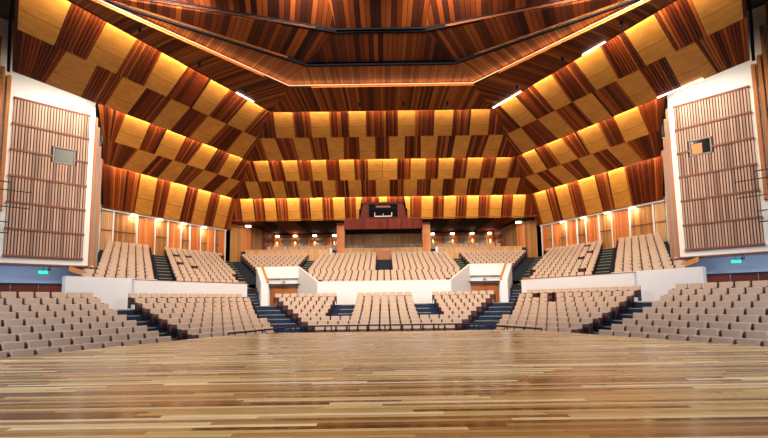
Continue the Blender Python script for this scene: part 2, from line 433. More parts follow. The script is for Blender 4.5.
NAMES = dict(armrest_a='armrest', armrest_b='armrest')
for sd in near:
    q = sd['side']; b = sd['block']; row = ORD[sd['row']] if sd['row'] < 8 else 'back'
    nopad = sd.get('nopad', False)
    tone = 'grey' if b == 'outer' and sd['row'] < 4 else 'beige'
    if b in ('outer', 'inner'):
        lb = '%s seat, %s row of %s %s floor block, %s from its %s' % (tone, row, b, SIDE_NAME[q], ORD1[sd['i']],
             'stair' if b == 'outer' else 'outer stair')
        if nopad: lb = lb.replace(tone+' seat', 'seat with missing back pad').replace('its outer stair', 'outer stair')
        g = 'seats of the %s %s floor block' % (b, SIDE_NAME[q])
    elif b == 'mid':
        pos = int(round(sd['s']/PITCH_S))
        where = 'on the centre line' if pos == 0 else '%s to the %s of the centre line' % (ORD1[abs(pos)-1], 'left' if pos < 0 else 'right')
        lb = 'beige seat, %s row of centre floor block, %s' % (row, where); g = 'seats of the centre floor block'
    else:
        w = 'left' if b == 'wing-1' else 'right'
        lb = 'beige seat, %s row of the block %s of centre, %s from wide stair' % (row, w, ORD1[sd['i']]); g = 'seats of the block %s of centre' % w
    t = thing('auditorium_seat', lb, 'seat', tuple(sd['p']), ROTZ[q], g)
    for pn in parts_order:
        if nopad and pn == 'back_pad': continue
        o = bpy.data.objects.new(NAMES.get(pn, pn), SM[pn]); C.objects.link(o); o.parent = t
# the rest of the seats, far away: one mass
verts = []; faces = []; mats = []
def add_unit(unit, mtx):
    for me, mi in unit:
        base = len(verts)
        verts.extend([tuple(mtx @ v.co) for v in me.vertices])
        for p in me.polygons: faces.append(tuple(base+i for i in p.vertices)); mats.append(mi)
def simple(fn, mi):
    bm = bmesh.new(); fn(bm); me = bpy.data.meshes.new('u'); bm.to_mesh(me); bm.free(); return me, mi
unit = [simple(lambda bm: rbox(bm, -.232, .232, .0, .13, .44, .85, .04, 1, math.radians(-13), (.07, .44)), 0),
        simple(lambda bm: rbox(bm, -.225, .225, -.10, -.01, .24, .60, .02, 1, math.radians(-6), (-.05, .3)), 0),
        simple(lambda bm: rbox(bm, -.225, .225, -.125, -.10, .25, .585, 0, 1, math.radians(-6), (-.05, .3)), 1),
        simple(lambda bm: rbox(bm, -.262, -.247, -.20, .10, .05, .62, 0), 2),
        simple(lambda bm: rbox(bm, .247, .262, -.20, .10, .05, .62, 0), 2)]
for me, _ in unit: me.name = 'far_seat_unit'
for sd in seats:
    if sd.get('one'): continue
    jit = 0
    if sd['tier'] == 1: jit = random.choice([0, 0, 0, 0, .02, -.02])
    mt = Matrix.Translation(sd['p']+NORM[sd['side']]*jit) @ Matrix.Rotation(ROTZ[sd['side']], 4, 'Z')
    if sd['tier'] == 1: mt = mt @ Matrix.Diagonal((PU/PITCH_S, 1, 1, 1))
    add_unit(unit[1:] if sd.get('nopad') else unit, mt)
me = bpy.data.meshes.new('distant_seating'); me.from_pydata(verts, [], faces)
for m_ in (M['fabric'], M['seatwood'], M['arm']): me.materials.append(m_)
for p, mi in zip(me.polygons, mats): p.material_index = mi
me.update()
tag(link('distant_seating', me), 'rows of beige upholstered seats in the far floor rows and balcony', 'seating', kind='stuff')
for me_, _ in unit: bpy.data.meshes.remove(me_)

# ------------------------------------------------------------------ parapets of the balcony
def wall_strip(mb, side, A, s0, s1, z0, z1, th=.18):
    a, b = H(side, A, s0, 0), H(side, A, s1, 0); n = NORM[side]*th
    pts = [a, b, b+n, a+n]
    prism(mb, pts, z0, z1)
for q in (-1, 1):
    mb = MB(); wall_strip(mb, q, 16.5, -2.05, 2.3, .6, 2.58, .12)
    n = NORM[q]; a = H(q, 16.5, -2.05)
    struct('wall_balcony_%s' % SIDE_NAME[q], mb, M['white'])
    mb = MB(); wall_strip(mb, q, 16.25, .95, 8.55, .6, 2.5, .2)
    struct('wall_balcony_%s' % SIDE_NAME[q], mb, M['white'])
    mb = MB(); a = H(q, 16.5, -2.05); b = Vector((q*17.4, 22.6, 0)); n = Vector((q*.16, 0, 0)); prism(mb, [a, b, b+n, a+n], .6, 2.56)
    struct('wall_side_%s' % SIDE_NAME[q], mb, M['white'])
    mb = MB()
    for i in range(4):
        A1, A2 = 15.5+i*.28, 16.7
        prism(mb, [H(q, A1, T30*A1-1.3), H(q, A1, T30*A1), H(q, A2, T30*A2), H(q, A2, T30*A2-1.3)], .5, .906+.213*(i+1))
        prism(mb, [H(0, A1, q*(T30*A1-.1)), H(0, A1, q*T30*A1), H(0, A2, q*T30*A2), H(0, A2, q*(T30*A2-.3))], .5, .906+.213*(i+1))
    struct('floor', mb, M['bluecarpet'])
    nosing([(H(q, 15.5+i*.28, T30*(15.5+i*.28)-1.25, .906+.213*(i+1)), H(q, 15.5+i*.28, T30*(15.5+i*.28), .906+.213*(i+1)), NORM[q]) for i in range(4)], 'steep blue steps beside the white %s entrance cheek' % SIDE_NAME[q])
    # dark top line of the second parapet
    mb = MB(); wall_strip(mb, q, 16.23, .93, 8.57, 2.5, 2.53, .24)
    struct('trim_1', mb, M['batten'])
    # orange timber end piece at stair
    mb = MB(); prism(mb, [H(q, 16.5, 7.9), H(q, 16.5, 8.6), H(q, 18.4, 9.6), H(q, 18.4, 9.4)], 2.2, 2.62)
    struct('trim_2', mb, M['casing'])
mb = MB(); wall_strip(mb, 0, 16.5, -4.95, 4.95, .6, 2.63, .2)
struct('wall_balcony_centre', mb, M['white'])
# entrance cheeks and portal
for q in (-1, 1):
    mb = MB()
    def slab(mb, p0, p1, th, zb, zt0, zt1, nrm):
        p0, p1 = Vector(p0), Vector(p1); n = Vector(nrm)*th
        b = [Vector((p.x, p.y, zb)) for p in (p0, p1, p1+n, p0+n)]
        t = [Vector((p0.x, p0.y, zt0)), Vector((p1.x, p1.y, zt1)), Vector(((p1+n).x, (p1+n).y, zt1)), Vector(((p0+n).x, (p0+n).y, zt0))]
        mb.hexa(b, t)
    slab(mb, (q*4.95, 28.5, 0), (q*6.95, 31.0, 0), .15, .6, 2.63, 4.0, (q*-.78, .62, 0))
    slab(mb, (q*8.15, 27.1, 0), (q*9.8, 31.0, 0), .5, .6, 2.55, 4.0, (q*.92, -.39, 0))
    # portal wall with door opening
    x0, x1 = 6.9, 9.85
    def bx(xa, xb, ya, yb, za, zb): mb.box(min(q*xa, q*xb), max(q*xa, q*xb), ya, yb, za, zb)
    bx(x0, x1, 30.9, 31.15, 3.05, 4.0)
    bx(x0, x1, 31.12, 31.3, 2.45, 3.05)
    bx(x0, 7.0, 31.12, 31.3, .6, 2.45); bx(9.25, x1, 31.12, 31.3, .6, 2.45)
    struct('wall_entrance_%s' % SIDE_NAME[q], mb, M['white'])
    mb = MB(); slab(mb, (q*8.13, 27.05, 0), (q*9.78, 30.98, 0), .16, 0, 2.55, 4.0, (q*.92, -.39, 0))
    for i, v in enumerate(mb.v):
        pass
    mb2 = MB()
    a0 = Vector((q*8.10, 27.04, 2.552)); a1 = Vector((q*9.76, 30.95, 4.002)); n = Vector((q*.92, -.39, 0))*.16
    mb2.hexa([a0, a1, a1+n, a0+n], [v+Vector((0, 0, .05)) for v in (a0, a1, a1+n, a0+n)])
    struct('trim_3', mb2, M['casing'])
    d = thing('entrance_door', 'orange timber double door in the white %s entrance recess' % SIDE_NAME[q], 'door', (q*8.125, 31.2, .9))
    for sx in (-1, 1):
        m = MB(); m.box(min(0, sx*1.1)+.01, max(0, sx*1.1)-.01, -.03, .03, 0, 1.53); l = m.build('door_leaf', M['doorwood'], d)
        m = MB(); m.box(sx*.1-.02, sx*.1+.02, -.08, -.03, .75, 1.2); m.build('handle', M['steelh'], l)
        m = MB(); m.box(min(sx*.2, sx*.9), max(sx*.2, sx*.9), -.04, -.028, .85, 1.35); m.build('panel', M['finwood'], l)
    # emergency lamp over door
    m = MB(); m.box(-.1, .1, -.12, 0, 0, .12); e = m.build('wall_lamp', M['panelgrey']); e.location = (q*8.1, 31.1, 2.75)
    tag(e, 'small grey fitting above the %s double door' % SIDE_NAME[q], 'fitting')

# ------------------------------------------------------------------ panelled ceiling: folded tiers following the hexagon
Dp, Ep, Fp, Gp, Hp = (12.81, 13.87), (16.21, 13.58), (19.01, 12.87), (22.13, 12.12), (24.6, 11.2)
Ic, Is = (26.5, 9.38), (27.4, 8.7)
uoff = [0]
def surf(side, top, bot, A, s):
    t = (A-top[0])/(bot[0]-top[0]); return H(side, A, s, top[1]+t*(bot[1]-top[1]))
def patch_line(side, top, bot, st_, sb, hip):
    """line from the top edge at s=st_ to the bottom edge at s=sb, cut at the hip"""
    A0 = top[0]
    if hip and st_ > T30*top[0]:
        # s(A) = st + (sb-st)(A-A0)/(A1-A0)  = T30*A
        k = (sb-st_)/(bot[0]-top[0]); A0 = (st_-k*top[0])/(T30-k)
        if A0 >= bot[0]: return None
        st2 = T30*A0
    else: st2 = st_
    return (surf(side, top, bot, A0, st2), surf(side, top, bot, bot[0], sb))
def mirror_c(side, q, s): return s*q if side == 0 else s
def slat_panel(side, top, bot, t0, t1, b0, b1, parent, q=1, hip=False, w=.15, name='slat_panel', label=None):
    """slats protrude towards the hall from a dark backing"""
    mb = MB()
    drop = Vector((0, 0, -.05)); lift = Vector((0, 0, .03))
    if hip:
        n = max(1, int(round((T30*bot[0]-b0)/w)))
        edges = [(t0+i*w, b0+i*w) for i in range(n+1)]
    else:
        n = max(1, int(round(max(t1-t0, b1-b0)/w)))
        edges = [(t0+(t1-t0)*i/n, b0+(b1-b0)*i/n) for i in range(n+1)]
    uoff[0] += 37
    for i in range(n):
        (ta, ba), (tb, bb) = edges[i], edges[i+1]
        g = .1; ta2, tb2 = ta+(tb-ta)*g, tb-(tb-ta)*g; ba2, bb2 = ba+(bb-ba)*g, bb-(bb-ba)*g
        if hip: bb2 = min(bb2, T30*bot[0]); 
        def ln(s_t, s_b):
            if side == 0:
                r = patch_line(0, top, bot, s_t, s_b, hip)
                return None if r is None else tuple(Vector((p.x*q, p.y, p.z)) for p in r)
            return patch_line(side, top, bot, s_t, s_b, hip)
        L1, L2 = ln(ta2, ba2), ln(tb2, bb2)
        if L1 is None: continue
        if L2 is None: L2 = (L1[1], L1[1])
        L = (L1[0]-L1[1]).length
        q4 = [L1[0], L2[0], L2[1], L1[1]]
        mb.hexa([p+drop for p in q4], [p+lift for p in q4], uoff[0]+i, L)
    o = mb.build(name, M['slat'], parent)
    if label: o['label'] = label
    # backing
    def pt(s_t, s_b, k):
        r = patch_line(side, top, bot, s_t, s_b, False)
        p = r[k]; return Vector((p.x*q, p.y, p.z)) if side == 0 else p
    m2 = MB()
    if hip: c = [pt(t0, b0, 0), pt(min(T30*top[0], 99), b0, 0), pt(t0, T30*bot[0], 1), pt(t0, b0, 1)]
    else: c = [pt(t0, b0, 0), pt(t1, b1, 0), pt(t1, b1, 1), pt(t0, b0, 1)]
    m2.hexa([p+Vector((0, 0, .03)) for p in c], [p+Vector((0, 0, .1)) for p in c])
    m2.build('backing', M['slat_back'], o)
def ply_panel(side, top, bot, t0, t1, b0, b1, parent, q=1):
    mb = MB(); c = []
    for s_t, s_b, k in ((t0, b0, 0), (t1, b1, 0), (t1, b1, 1), (t0, b0, 1)):
        p = patch_line(side, top, bot, s_t, s_b, False)[k]; c.append(Vector((p.x*q, p.y, p.z)) if side == 0 else p)
    lo = [p+Vector((0, 0, -.045)) for p in c]; hi = [p+Vector((0, 0, .05)) for p in c]
    mb.hexa(lo, hi)
    mb.uv[1] = ((0, 1), (1, 1), (1, 0), (0, 0))
    mb.build('plywood_panel', M['ply'], parent)
def facet(name, side, top, bot, plies, label, left_end=None, centre=None):
    """plies: (t0,t1,b0,b1) measured outwards; slats fill between; centre facets are mirrored"""
    root = thing(name, label, None, tuple(H(side, top[0], 0, top[1]))); root['kind'] = 'structure'
    org = root.location.copy(); kids0 = set(C.objects)
    if side == 0:
        if centre == 'ply': 
            ply_panel(0, top, bot, -plies[0][1], plies[0][1], -plies[0][3], plies[0][3], root); rest = plies[1:]; prev = (plies[0][1], plies[0][3])
        elif centre == 'two':
            for q in (-1, 1): ply_panel(0, top, bot, .015, plies[0][1], .015, plies[0][3], root, q)
            rest = plies[1:]; prev = (plies[0][1], plies[0][3])
        else:
            a, b = plies[0][0], plies[0][2]
            slat_panel(0, top, bot, -a, a, -b, b, root); rest = plies; prev = None
        for q in (-1, 1):
            pv = prev
            for (t0, t1, b0, b1) in rest:
                if pv: slat_panel(0, top, bot, pv[0], t0, pv[1], b0, root, q)
                ply_panel(0, top, bot, t0, t1, b0, b1, root, q); pv = (t1, b1)
            slat_panel(0, top, bot, pv[0], 99, pv[1], 99, root, q, hip=True)
    else:
        pv = left_end
        for (t0, t1, b0, b1) in plies:
            if t0-pv[0] > .1: slat_panel(side, top, bot, pv[0], t0, pv[1], b0, root)
            ply_panel(side, top, bot, t0, t1, b0, b1, root); pv = (t1, b1)
        slat_panel(side, top, bot, pv[0], 99, pv[1], 99, root, hip=True)
    # children were built in world coordinates: pull back by the root's location
    for o in list(C.objects):
        if o in kids0 or o == root: continue
        if o.parent == root: o.location = -org
    return root
Dt, Ft, Ht = (Dp[0]+.35, Dp[1]+.42), (Fp[0]+.35, Fp[1]+.36), (Hp[0]+.3, Hp[1]+.34)
facet('ceiling', 0, Dt, Ep, [(1.1, 2.27, 1.2, 2.46), (3.62, 4.9, 3.9, 5.27), (6.15, 7.4, 6.6, 8.0)], 'upper lit checkerboard row of the centre ceiling')
facet('ceiling', 0, Ep, Fp, [(.53, 1.75, .58, 1.83), (2.93, 4.22, 3.18, 4.37), (5.59, 6.77, 5.71, 6.88), (8.14, 9.2, 8.18, 9.44)], 'second darker checkerboard row of the centre ceiling')
facet('ceiling', 0, Ft, Gp, [(0, 1.24, 0, 1.3), (2.41, 3.66, 2.5, 3.83), (4.77, 6.05, 5.0, 6.3), (7.24, 8.5, 7.5, 8.75), (9.65, 10.9, 10.0, 11.2)], 'third lit checkerboard row of the centre ceiling', centre='two')
facet('ceiling', 0, Gp, Hp, [(0, .62, 0, .66), (1.97, 3.15, 2.05, 3.25), (4.4, 5.5, 4.55, 5.7), (6.65, 7.8, 6.85, 8.05), (9.05, 10.2, 9.3, 10.45), (11.4, 12.5, 11.7, 12.85)], 'fourth darker checkerboard row of the centre ceiling', centre='ply')
# last centre row, open in the middle for the control booth
def last_row():
    top, bot = Ht, Ic
    root = thing('ceiling', 'lowest lit row of the centre ceiling, cut by the control booth', None, tuple(H(0, top[0], 0, top[1]))); root['kind'] = 'structure'
    org = root.location.copy(); k0 = set(C.objects)
    pl = [(3.8, 4.9, 3.85, 5.0), (6.0, 7.2, 6.1, 7.3), (8.3, 9.4, 8.4, 9.6), (10.6, 11.7, 10.75, 11.9), (12.8, 14.0, 13.0, 14.25)]
    for q in (-1, 1):
        ply_panel(0, top, bot, 2.05, 2.65, 2.5, 2.75, root, q); pv = (2.65, 2.75)
        for (t0, t1, b0, b1) in pl:
            slat_panel(0, top, bot, pv[0], t0, pv[1], b0, root, q); ply_panel(0, top, bot, t0, t1, b0, b1, root, q); pv = (t1, b1)
        slat_panel(0, top, bot, pv[0], 99, pv[1], 99, root, q, hip=True)
    mid = (top[0]+.55, top[1]+(bot[1]-top[1])*.55/(bot[0]-top[0]))
    ply_panel(0, top, mid, -.4, .4, -.4, .4, root)
    for q in (-1, 1): slat_panel(0, top, mid, .4, 2.05, .4, 2.1, root, q)
    for o in list(C.objects):
        if o not in k0 and o != root and o.parent == root: o.location = -org
last_row()
for q in (-1, 1):
    w = SIDE_NAME[q]
    facet('ceiling', q, Dt, Ep, [(-5.3, -3.61, -4.46, -3.14), (-2.23, -.92, -1.83, -.45), (.3, 1.74, 1.0, 2.3), (3.19, 4.47, 3.94, 5.12), (5.9, 7.18, 6.55, 7.91)], 'upper lit checkerboard row of the %s ceiling' % w, left_end=(-5.4, -4.6))
    facet('ceiling', q, Ep, Fp, [(-2.65, -1.35, -2.5, -.9), (-.1, 1.15, .3, 1.5), (2.6, 3.8, 3.0, 4.2), (5.12, 6.5, 5.6, 6.9), (7.95, 9.2, 8.7, 10.15)], 'second darker checkerboard row of the %s ceiling' % w, left_end=(-4.6, -3.8))
    facet('ceiling', q, Ft, Gp, [(1.68, 3.15, 2.33, 3.87), (4.28, 5.66, 4.97, 6.43), (7.1, 8.29, 7.48, 8.96), (9.44, 10.67, 10.28, 11.55)], 'third lit checkerboard row of the %s ceiling' % w, left_end=(.05, 1.6))
    facet('ceiling', q, Gp, Hp, [(3.87, 5.2, 4.0, 5.3), (6.35, 7.5, 6.6, 7.95), (8.95, 10.25, 9.1, 10.45), (11.4, 12.56, 11.6, 12.9)], 'fourth darker checkerboard row of the %s ceiling' % w, left_end=(1.6, 2.8))
    facet('ceiling', q, Ht, Is, [(5.57, 6.8, 6.4, 7.75), (7.95, 9.4, 8.8, 10.25), (10.45, 11.7, 11.4, 12.7), (12.7, 13.95, 13.7, 15.0)], 'lowest lit checkerboard row of the %s ceiling' % w, left_end=(2.8, 4.1))

# lips hiding the cove lamps, dark vertical boards above each tier edge
def lip(name, A, z, side, s0, s1, h=.2, mat='batten'):
    mb = MB(); a, b = H(side, A, s0), H(side, A, s1); n = NORM[side]*.06
    prism(mb, [a-n, b-n, b, a], z-.04, z+h); return struct(name, mb, M[mat])
for A, z, smin in ((Dp[0], Dp[1], -5.5), (Fp[0], Fp[1], -3.8), (Hp[0], Hp[1], 2.85)):
    lip('trim_4', A, z, 0, -T30*A, T30*A)
    for q in (-1, 1): lip('trim_5', A, z, q, smin, T30*A)
# dark end boards of the first tier
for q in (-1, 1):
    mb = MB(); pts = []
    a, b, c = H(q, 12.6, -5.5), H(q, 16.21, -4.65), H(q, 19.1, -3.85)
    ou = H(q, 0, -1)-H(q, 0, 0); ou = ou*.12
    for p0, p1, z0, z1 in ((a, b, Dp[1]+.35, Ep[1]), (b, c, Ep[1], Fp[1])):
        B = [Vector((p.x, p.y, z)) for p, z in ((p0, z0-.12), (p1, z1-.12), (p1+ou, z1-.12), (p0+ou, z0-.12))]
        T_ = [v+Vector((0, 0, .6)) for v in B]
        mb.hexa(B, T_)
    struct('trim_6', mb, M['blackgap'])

# soffits above: polylines at fixed heights
def unproj(x, y, z):
    u = (x-P_X)/F_PX; v = -(y-P_Y)/F_PX
    c, s_ = math.cos(-ROLL), math.sin(-ROLL); u, v = u*c-v*s_, u*s_+v*c
    r = Vector((u, math.cos(PITCH)-v*math.sin(PITCH), math.sin(PITCH)+v*math.cos(PITCH)))
    t = (z-EYE)/r.z; return r*t+Vector((0, 0, EYE))
zC, zB, zA = 13.62, 13.86, 14.12
# half plans (mirror symmetric): corner point, then a point far along the flank
C0, C1 = (5.55, 21.35), (13.9, 13.3)
D0, D1 = (T30*Dp[0], CY+Dp[0]), None
pD = H(1, Dp[0], -5.5); D1 = (pD.x, pD.y)
def pl3(p, z): return Vector((p[0], p[1], z))
def meet(p, d, q_, e):
    """how far along p + t d the line q + u e is crossed"""
    den = d.x*e.y-d.y*e.x
    if abs(den) < 1e-6: return 99
    return ((q_.x-p.x)*e.y-(q_.y-p.y)*e.x)/den
pc = unproj(289, 88, zC); dc = (unproj(100, 4, zC)-pc).normalized()
pb = unproj(307, 64.5, zB); db = (unproj(178, 23.5, zB)-pb).normalized()
pa = unproj(336, 31, zA); da = (unproj(200, 8, zA)-pa).normalized()
e = pc+dc*13.5; C0, C1 = (-pc.x, pc.y), (-e.x, e.y)
tb = meet(pb, db, pc, dc); tb = min(16, tb*.99 if tb > 0 else 16); e = pb+db*tb; B0, B1 = (-pb.x, pb.y), (-e.x, e.y)
ta = meet(pa, da, pb, db); ta = min(18, ta*.98 if ta > 0 else 18); e = pa+da*ta; A0_, A1_ = (-pa.x, pa.y), (-e.x, e.y)
def plank_surface(mb, a, b, c, d, w):
    """quad a-b (near edge) c-d (far edge: c over b, d over a); parallel boards square to the far edge"""
    a, b, c, d = map(Vector, (a, b, c, d)); uoff[0] += 211
    e = (c-d).normalized()
    nn = (b-a).cross(d-a).normalized(); f = nn.cross(e)
    uv = [(uoff[0]+((p-d).dot(e)+60)/w, (p-d).dot(f)) for p in (a, b, c, d)]
    mb.quad(a, b, c, d, tuple(uv))
    th = Vector((0, 0, .1)); mb.quad(a+th, d+th, c+th, b+th)
    for s_, e_ in ((a, b), (b, c), (c, d), (d, a)): mb.quad(s_, e_, e_+th, s_+th)
def sheet(name, near, far, zn, zf, mat, w, label):
    """near/far: ((corner),(flank end)) half plans"""
    mb = MB()
    n0, n1, f0, f1 = near[0], near[1], far[0], far[1]
    plank_surface(mb, (-n0[0], n0[1], zn), (n0[0], n0[1], zn), (f0[0], f0[1], zf), (-f0[0], f0[1], zf), w)
    struct(name, mb, M[mat], 'centre part of the '+label)
    for q in (-1, 1):
        mb = MB()
        plank_surface(mb, (q*n0[0], n0[1], zn), (q*n1[0], n1[1], zn), (q*f1[0], f1[1], zf), (q*f0[0], f0[1], zf), w)
        struct(name, mb, M[mat], '%s part of the %s' % (SIDE_NAME[q], label))
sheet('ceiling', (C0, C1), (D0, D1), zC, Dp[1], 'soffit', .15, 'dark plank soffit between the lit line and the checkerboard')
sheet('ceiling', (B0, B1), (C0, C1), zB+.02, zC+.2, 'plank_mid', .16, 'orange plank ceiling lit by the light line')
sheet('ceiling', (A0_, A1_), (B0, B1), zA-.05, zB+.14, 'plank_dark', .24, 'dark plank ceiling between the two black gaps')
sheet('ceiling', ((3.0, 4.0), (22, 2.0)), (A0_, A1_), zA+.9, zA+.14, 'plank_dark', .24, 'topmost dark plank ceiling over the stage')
def fascia(near, z0, z1, mat, th=.12, name='trim_7'):
    n0, n1 = near
    mb = MB()
    def seg(a, b):
        a, b = Vector((a[0], a[1], 0)), Vector((b[0], b[1], 0)); d = (b-a).normalized(); n = Vector((-d.y, d.x, 0))
        if n.y < 0: n = -n
        prism(mb, [a, b, b+n*th, a+n*th], z0, z1)
    seg((-n0[0], n0[1]), (n0[0], n0[1])); seg((n0[0], n0[1]), (n1[0], n1[1])); seg((-n0[0], n0[1]), (-n1[0], n1[1]))
    return struct(name, mb, M[mat])
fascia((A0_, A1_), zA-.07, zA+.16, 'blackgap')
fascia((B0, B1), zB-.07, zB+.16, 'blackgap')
# light line
def shifted(p, q_, k):
    return p
mbl = thing('light_line', 'thin continuous glowing line running round the wooden ceiling', 'light', (0, C0[1], zC+.04))
for a, b in (((-C0[0], C0[1]), C0), (C0, C1), ((-C0[0], C0[1]), (-C1[0], C1[1]))):
    m = MB(); a_, b_ = Vector((a[0], a[1]-C0[1], 0)), Vector((b[0], b[1]-C0[1], 0)); d = (b_-a_).normalized(); n = Vector((-d.y, d.x, 0))
    if n.y > 0: n = -n
    prism(m, [a_, b_, b_+n*.035, a_+n*.035], .08, .12); m.build('tube', M['led'], mbl)

# closed box added round the hall to keep world light out
mb = MB(); mb.box(-34, 34, -9, 52, 16.9, 17.1); struct('ceiling', mb, M['shell'], 'added roof above the panels, blocking outside light')
mb = MB(); mb.box(-34, 34, 51.8, 52, -1.5, 17); struct('wall_back', mb, M['shell'])  # rear side of the added light-blocking box
mb = MB(); mb.box(-34, 34, -9.2, -9, -1.5, 17); struct('wall_front', mb, M['shell'])
mb = MB(); mb.box(-34.2, -34, -9, 52, -1.5, 17); struct('wall_left', mb, M['shell'])
mb = MB(); mb.box(34, 34.2, -9, 52, -1.5, 17); struct('wall_right', mb, M['shell'])
mb = MB(); mb.box(-34, 34, -9, 52, -1.7, -1.5); struct('floor', mb, M['carpet'])

# ------------------------------------------------------------------ flank walls
def ordn(*a): return a
for q in (-1, 1):
    w = SIDE_NAME[q]
    P1 = Vector((q*17.45, 22.55, 0)); dirn = Vector((q*.74, -.672, 0)).normalized()   # towards the stage, outwards
    inn = Vector((-q*dirn.y*-1, 0, 0))
    nrm = Vector((-q*.672, -.74, 0)).normalized()                                    # faces the hall
    P0 = P1+dirn*10.5
    mb = MB(); b = [P0, P1, P1-nrm*.3, P0-nrm*.3]; prism(mb, b, 3.42, 16.8)
    struct('wall_%s' % w, mb, M['wallwhite'])
    # hidden return wall from the splayed wall to the flank wall
    Q = H(q, 27.5, 4.0)
    mb = MB(); dd = (Q-P1).normalized(); nn = Vector((dd.y, -dd.x, 0))*(.2 if q < 0 else -.2)
    prism(mb, [P1-dd*0, Q, Q-nn, P1-nn], .8, 16.8); struct('wall_%s' % w, mb, M['wallwhite'])
    # slatted acoustic panel: local frame along wall
    def W(a, out, z): return P1+dirn*a+nrm*out+Vector((0, 0, z))
    t = thing('acoustic_panel', 'tall pale slatted timber panel with small window on the white %s wall' % w, 'acoustic panel', tuple(W(.45, 0, 3.6)))
    org = t.location.copy()
    a0, a1, z0, z1 = .26, 3.56, 3.84, 12.5
    def hex_w(mb, aa, ab, oa, ob, za, zb, u=0):
        bq = [W(aa, oa, za), W(ab, oa, za), W(ab, ob, za), W(aa, ob, za)]
        mb.hexa([p-org for p in bq], [p+Vector((0, 0, zb-za))-org for p in bq], u, zb-za)
    m = MB(); hex_w(m, a0, a1, .002, .05, z0, z1); m.build('backing', M['wallslat_back'], t)
    nrow = 6; ns = 26
    wa0, wa1, wz0, wz1 = .84, 1.83, 9.28, 10.22
    for r in range(nrow):
        za, zb = z0+(z1-z0)*r/nrow, z0+(z1-z0)*(r+1)/nrow
        m = MB()
        for i in range(ns):
            xa = a0+(a1-a0)*(i+.19)/ns; xb = a0+(a1-a0)*(i+.81)/ns
            zz = [(za+.04, zb-.04)]
            if xb > wa0 and xa < wa1 and zb > wz0 and za < wz1:
                zz = []
                if wz0-za > .1: zz.append((za+.04, wz0))
                if zb-wz1 > .1: zz.append((wz1, zb-.04))
            for (p_, q_) in zz: hex_w(m, xa, xb, .05, .11, p_, q_, r*40+i)
        m.build('slat_row', M['wallslat'], t)
    for r in range(nrow+1):
        zz = z0+(z1-z0)*r/nrow
        if wz0 < zz < wz1: 
            for aa, ab in ((a0-.03, wa0), (wa1, a1+.03)):
                m = MB(); hex_w(m, aa, ab, .06, .16, zz-.05, zz+.05); m.build('batten', M['batten'], t)
        else:
            m = MB(); hex_w(m, a0-.03, a1+.03, .06, .16, zz-.05, zz+.05); m.build('batten', M['batten'], t)
    f = MB()
    hex_w(f, wa0, wa0+.06, .05, .14, wz0, wz1); hex_w(f, wa1-.06, wa1, .05, .14, wz0, wz1)
    hex_w(f, wa0, wa1, .05, .14, wz0, wz0+.06); hex_w(f, wa0, wa1, .05, .14, wz1-.06, wz1)
    fo = f.build('window_frame', M['fingrey'], t)
    g = MB(); hex_w(g, wa0+.08, wa1-.08, .052, .07, wz0+.08, wz1-.08); g.build('pane', M['greyglass'] if q < 0 else M['darkglass'], fo)
    if q > 0:
        g = MB(); hex_w(g, wa0+.1, wa1-.42, .072, .10, wz0+.1, wz1-.25); g.build('shutter', M['casing'], fo)
    # white beam and timber return under the wall
    mb = MB(); b = [W(-.05, .25, 0), W(10.5, .25, 0), W(10.5, -.3, 0), W(-.05, -.3, 0)]; prism(mb, b, 3.36, 3.44)
    struct('trim_8', mb, M['batten'])
    mb = MB(); B = [W(-.05, .3, 2.75), W(.85, .3, 3.1), W(.85, .05, 3.1), W(-.05, .05, 2.75)]
    mb.hexa(B, [p+Vector((0, 0, .3)) for p in B]); struct('trim_9', mb, M['casing'])
    # recess under the wall: back wall and wainscot
    mb = MB(); b = [W(-.3, -1.8, 0), W(11, -1.8, 0), W(11, -2.0, 0), W(-.3, -2.0, 0)]; prism(mb, b, .4, 4.2)
    struct('wall_%s' % w, mb, M['recess'])
    mb = MB(); b = [W(-.3, -.2, 0), W(11, -.2, 0), W(11, -1.9, 0), W(-.3, -1.9, 0)]; prism(mb, b, 3.42, 3.5)
    struct('ceiling', mb, M['recess'], 'low soffit of the %s side passage' % w)
    mb = MB(); b = [W(-.5, 2, 0), W(12, 2, 0), W(12, -2, 0), W(-.5, -2, 0)]; prism(mb, b, -1.1, z_low(8)-.01)
    struct('floor', mb, M['carpet'])
    wt = thing('timber_wainscot', 'red-brown timber wainscot behind the last outer %s row' % w, 'wall panelling', tuple(W(0, -.9, z_low(8))))
    org = wt.location.copy()
    for i in range(9):
        m = MB(); hex_w(m, -.2+i*1.15, .93+i*1.15, -.95, -.85, z_low(8), 2.34, i*3); m.build('panel', M['redwood'], wt)
    m = MB(); hex_w(m, -.25, 10.2, -1.0, -.8, 2.34, 2.43); m.build('cap_rail', M['black'], wt)
    m = MB(); hex_w(m, -.25, 10.2, -.86, -.82, 1.75, 1.8); m.build('rail', M['seatwood'], wt)
    # exit sign and small camera on the passage
    p = W(1.94 if q < 0 else 2.4, -.35, 0); e = thing('exit_sign', 'small green glowing exit sign in the %s side passage' % w, 'sign', (p.x, p.y, 3.03), math.atan2(dirn.y, dirn.x))
    m = MB(); m.box(-.2, .2, -.03, .03, -.07, .07); bo = m.build('sign_face', M['exit'], e)
    m = MB(); m.box(-.01, .01, -.01, .01, .07, .33); m.build('rod', M['black'], e)
    p = W(1.68 if q < 0 else 2.68, -.35, 0); e = thing('security_camera', 'black dome camera beside the %s green exit sign' % w, 'camera', (p.x, p.y, 3.2))
    bm = bmesh.new(); bmesh.ops.create_uvsphere(bm, u_segments=12, v_segments=8, radius=.09); me = bm_mesh('dome', bm, M['black']); link('dome', me, e)
    m = MB(); m.box(-.02, .02, -.02, .02, .05, .2); m.build('bracket', M['black'], e)
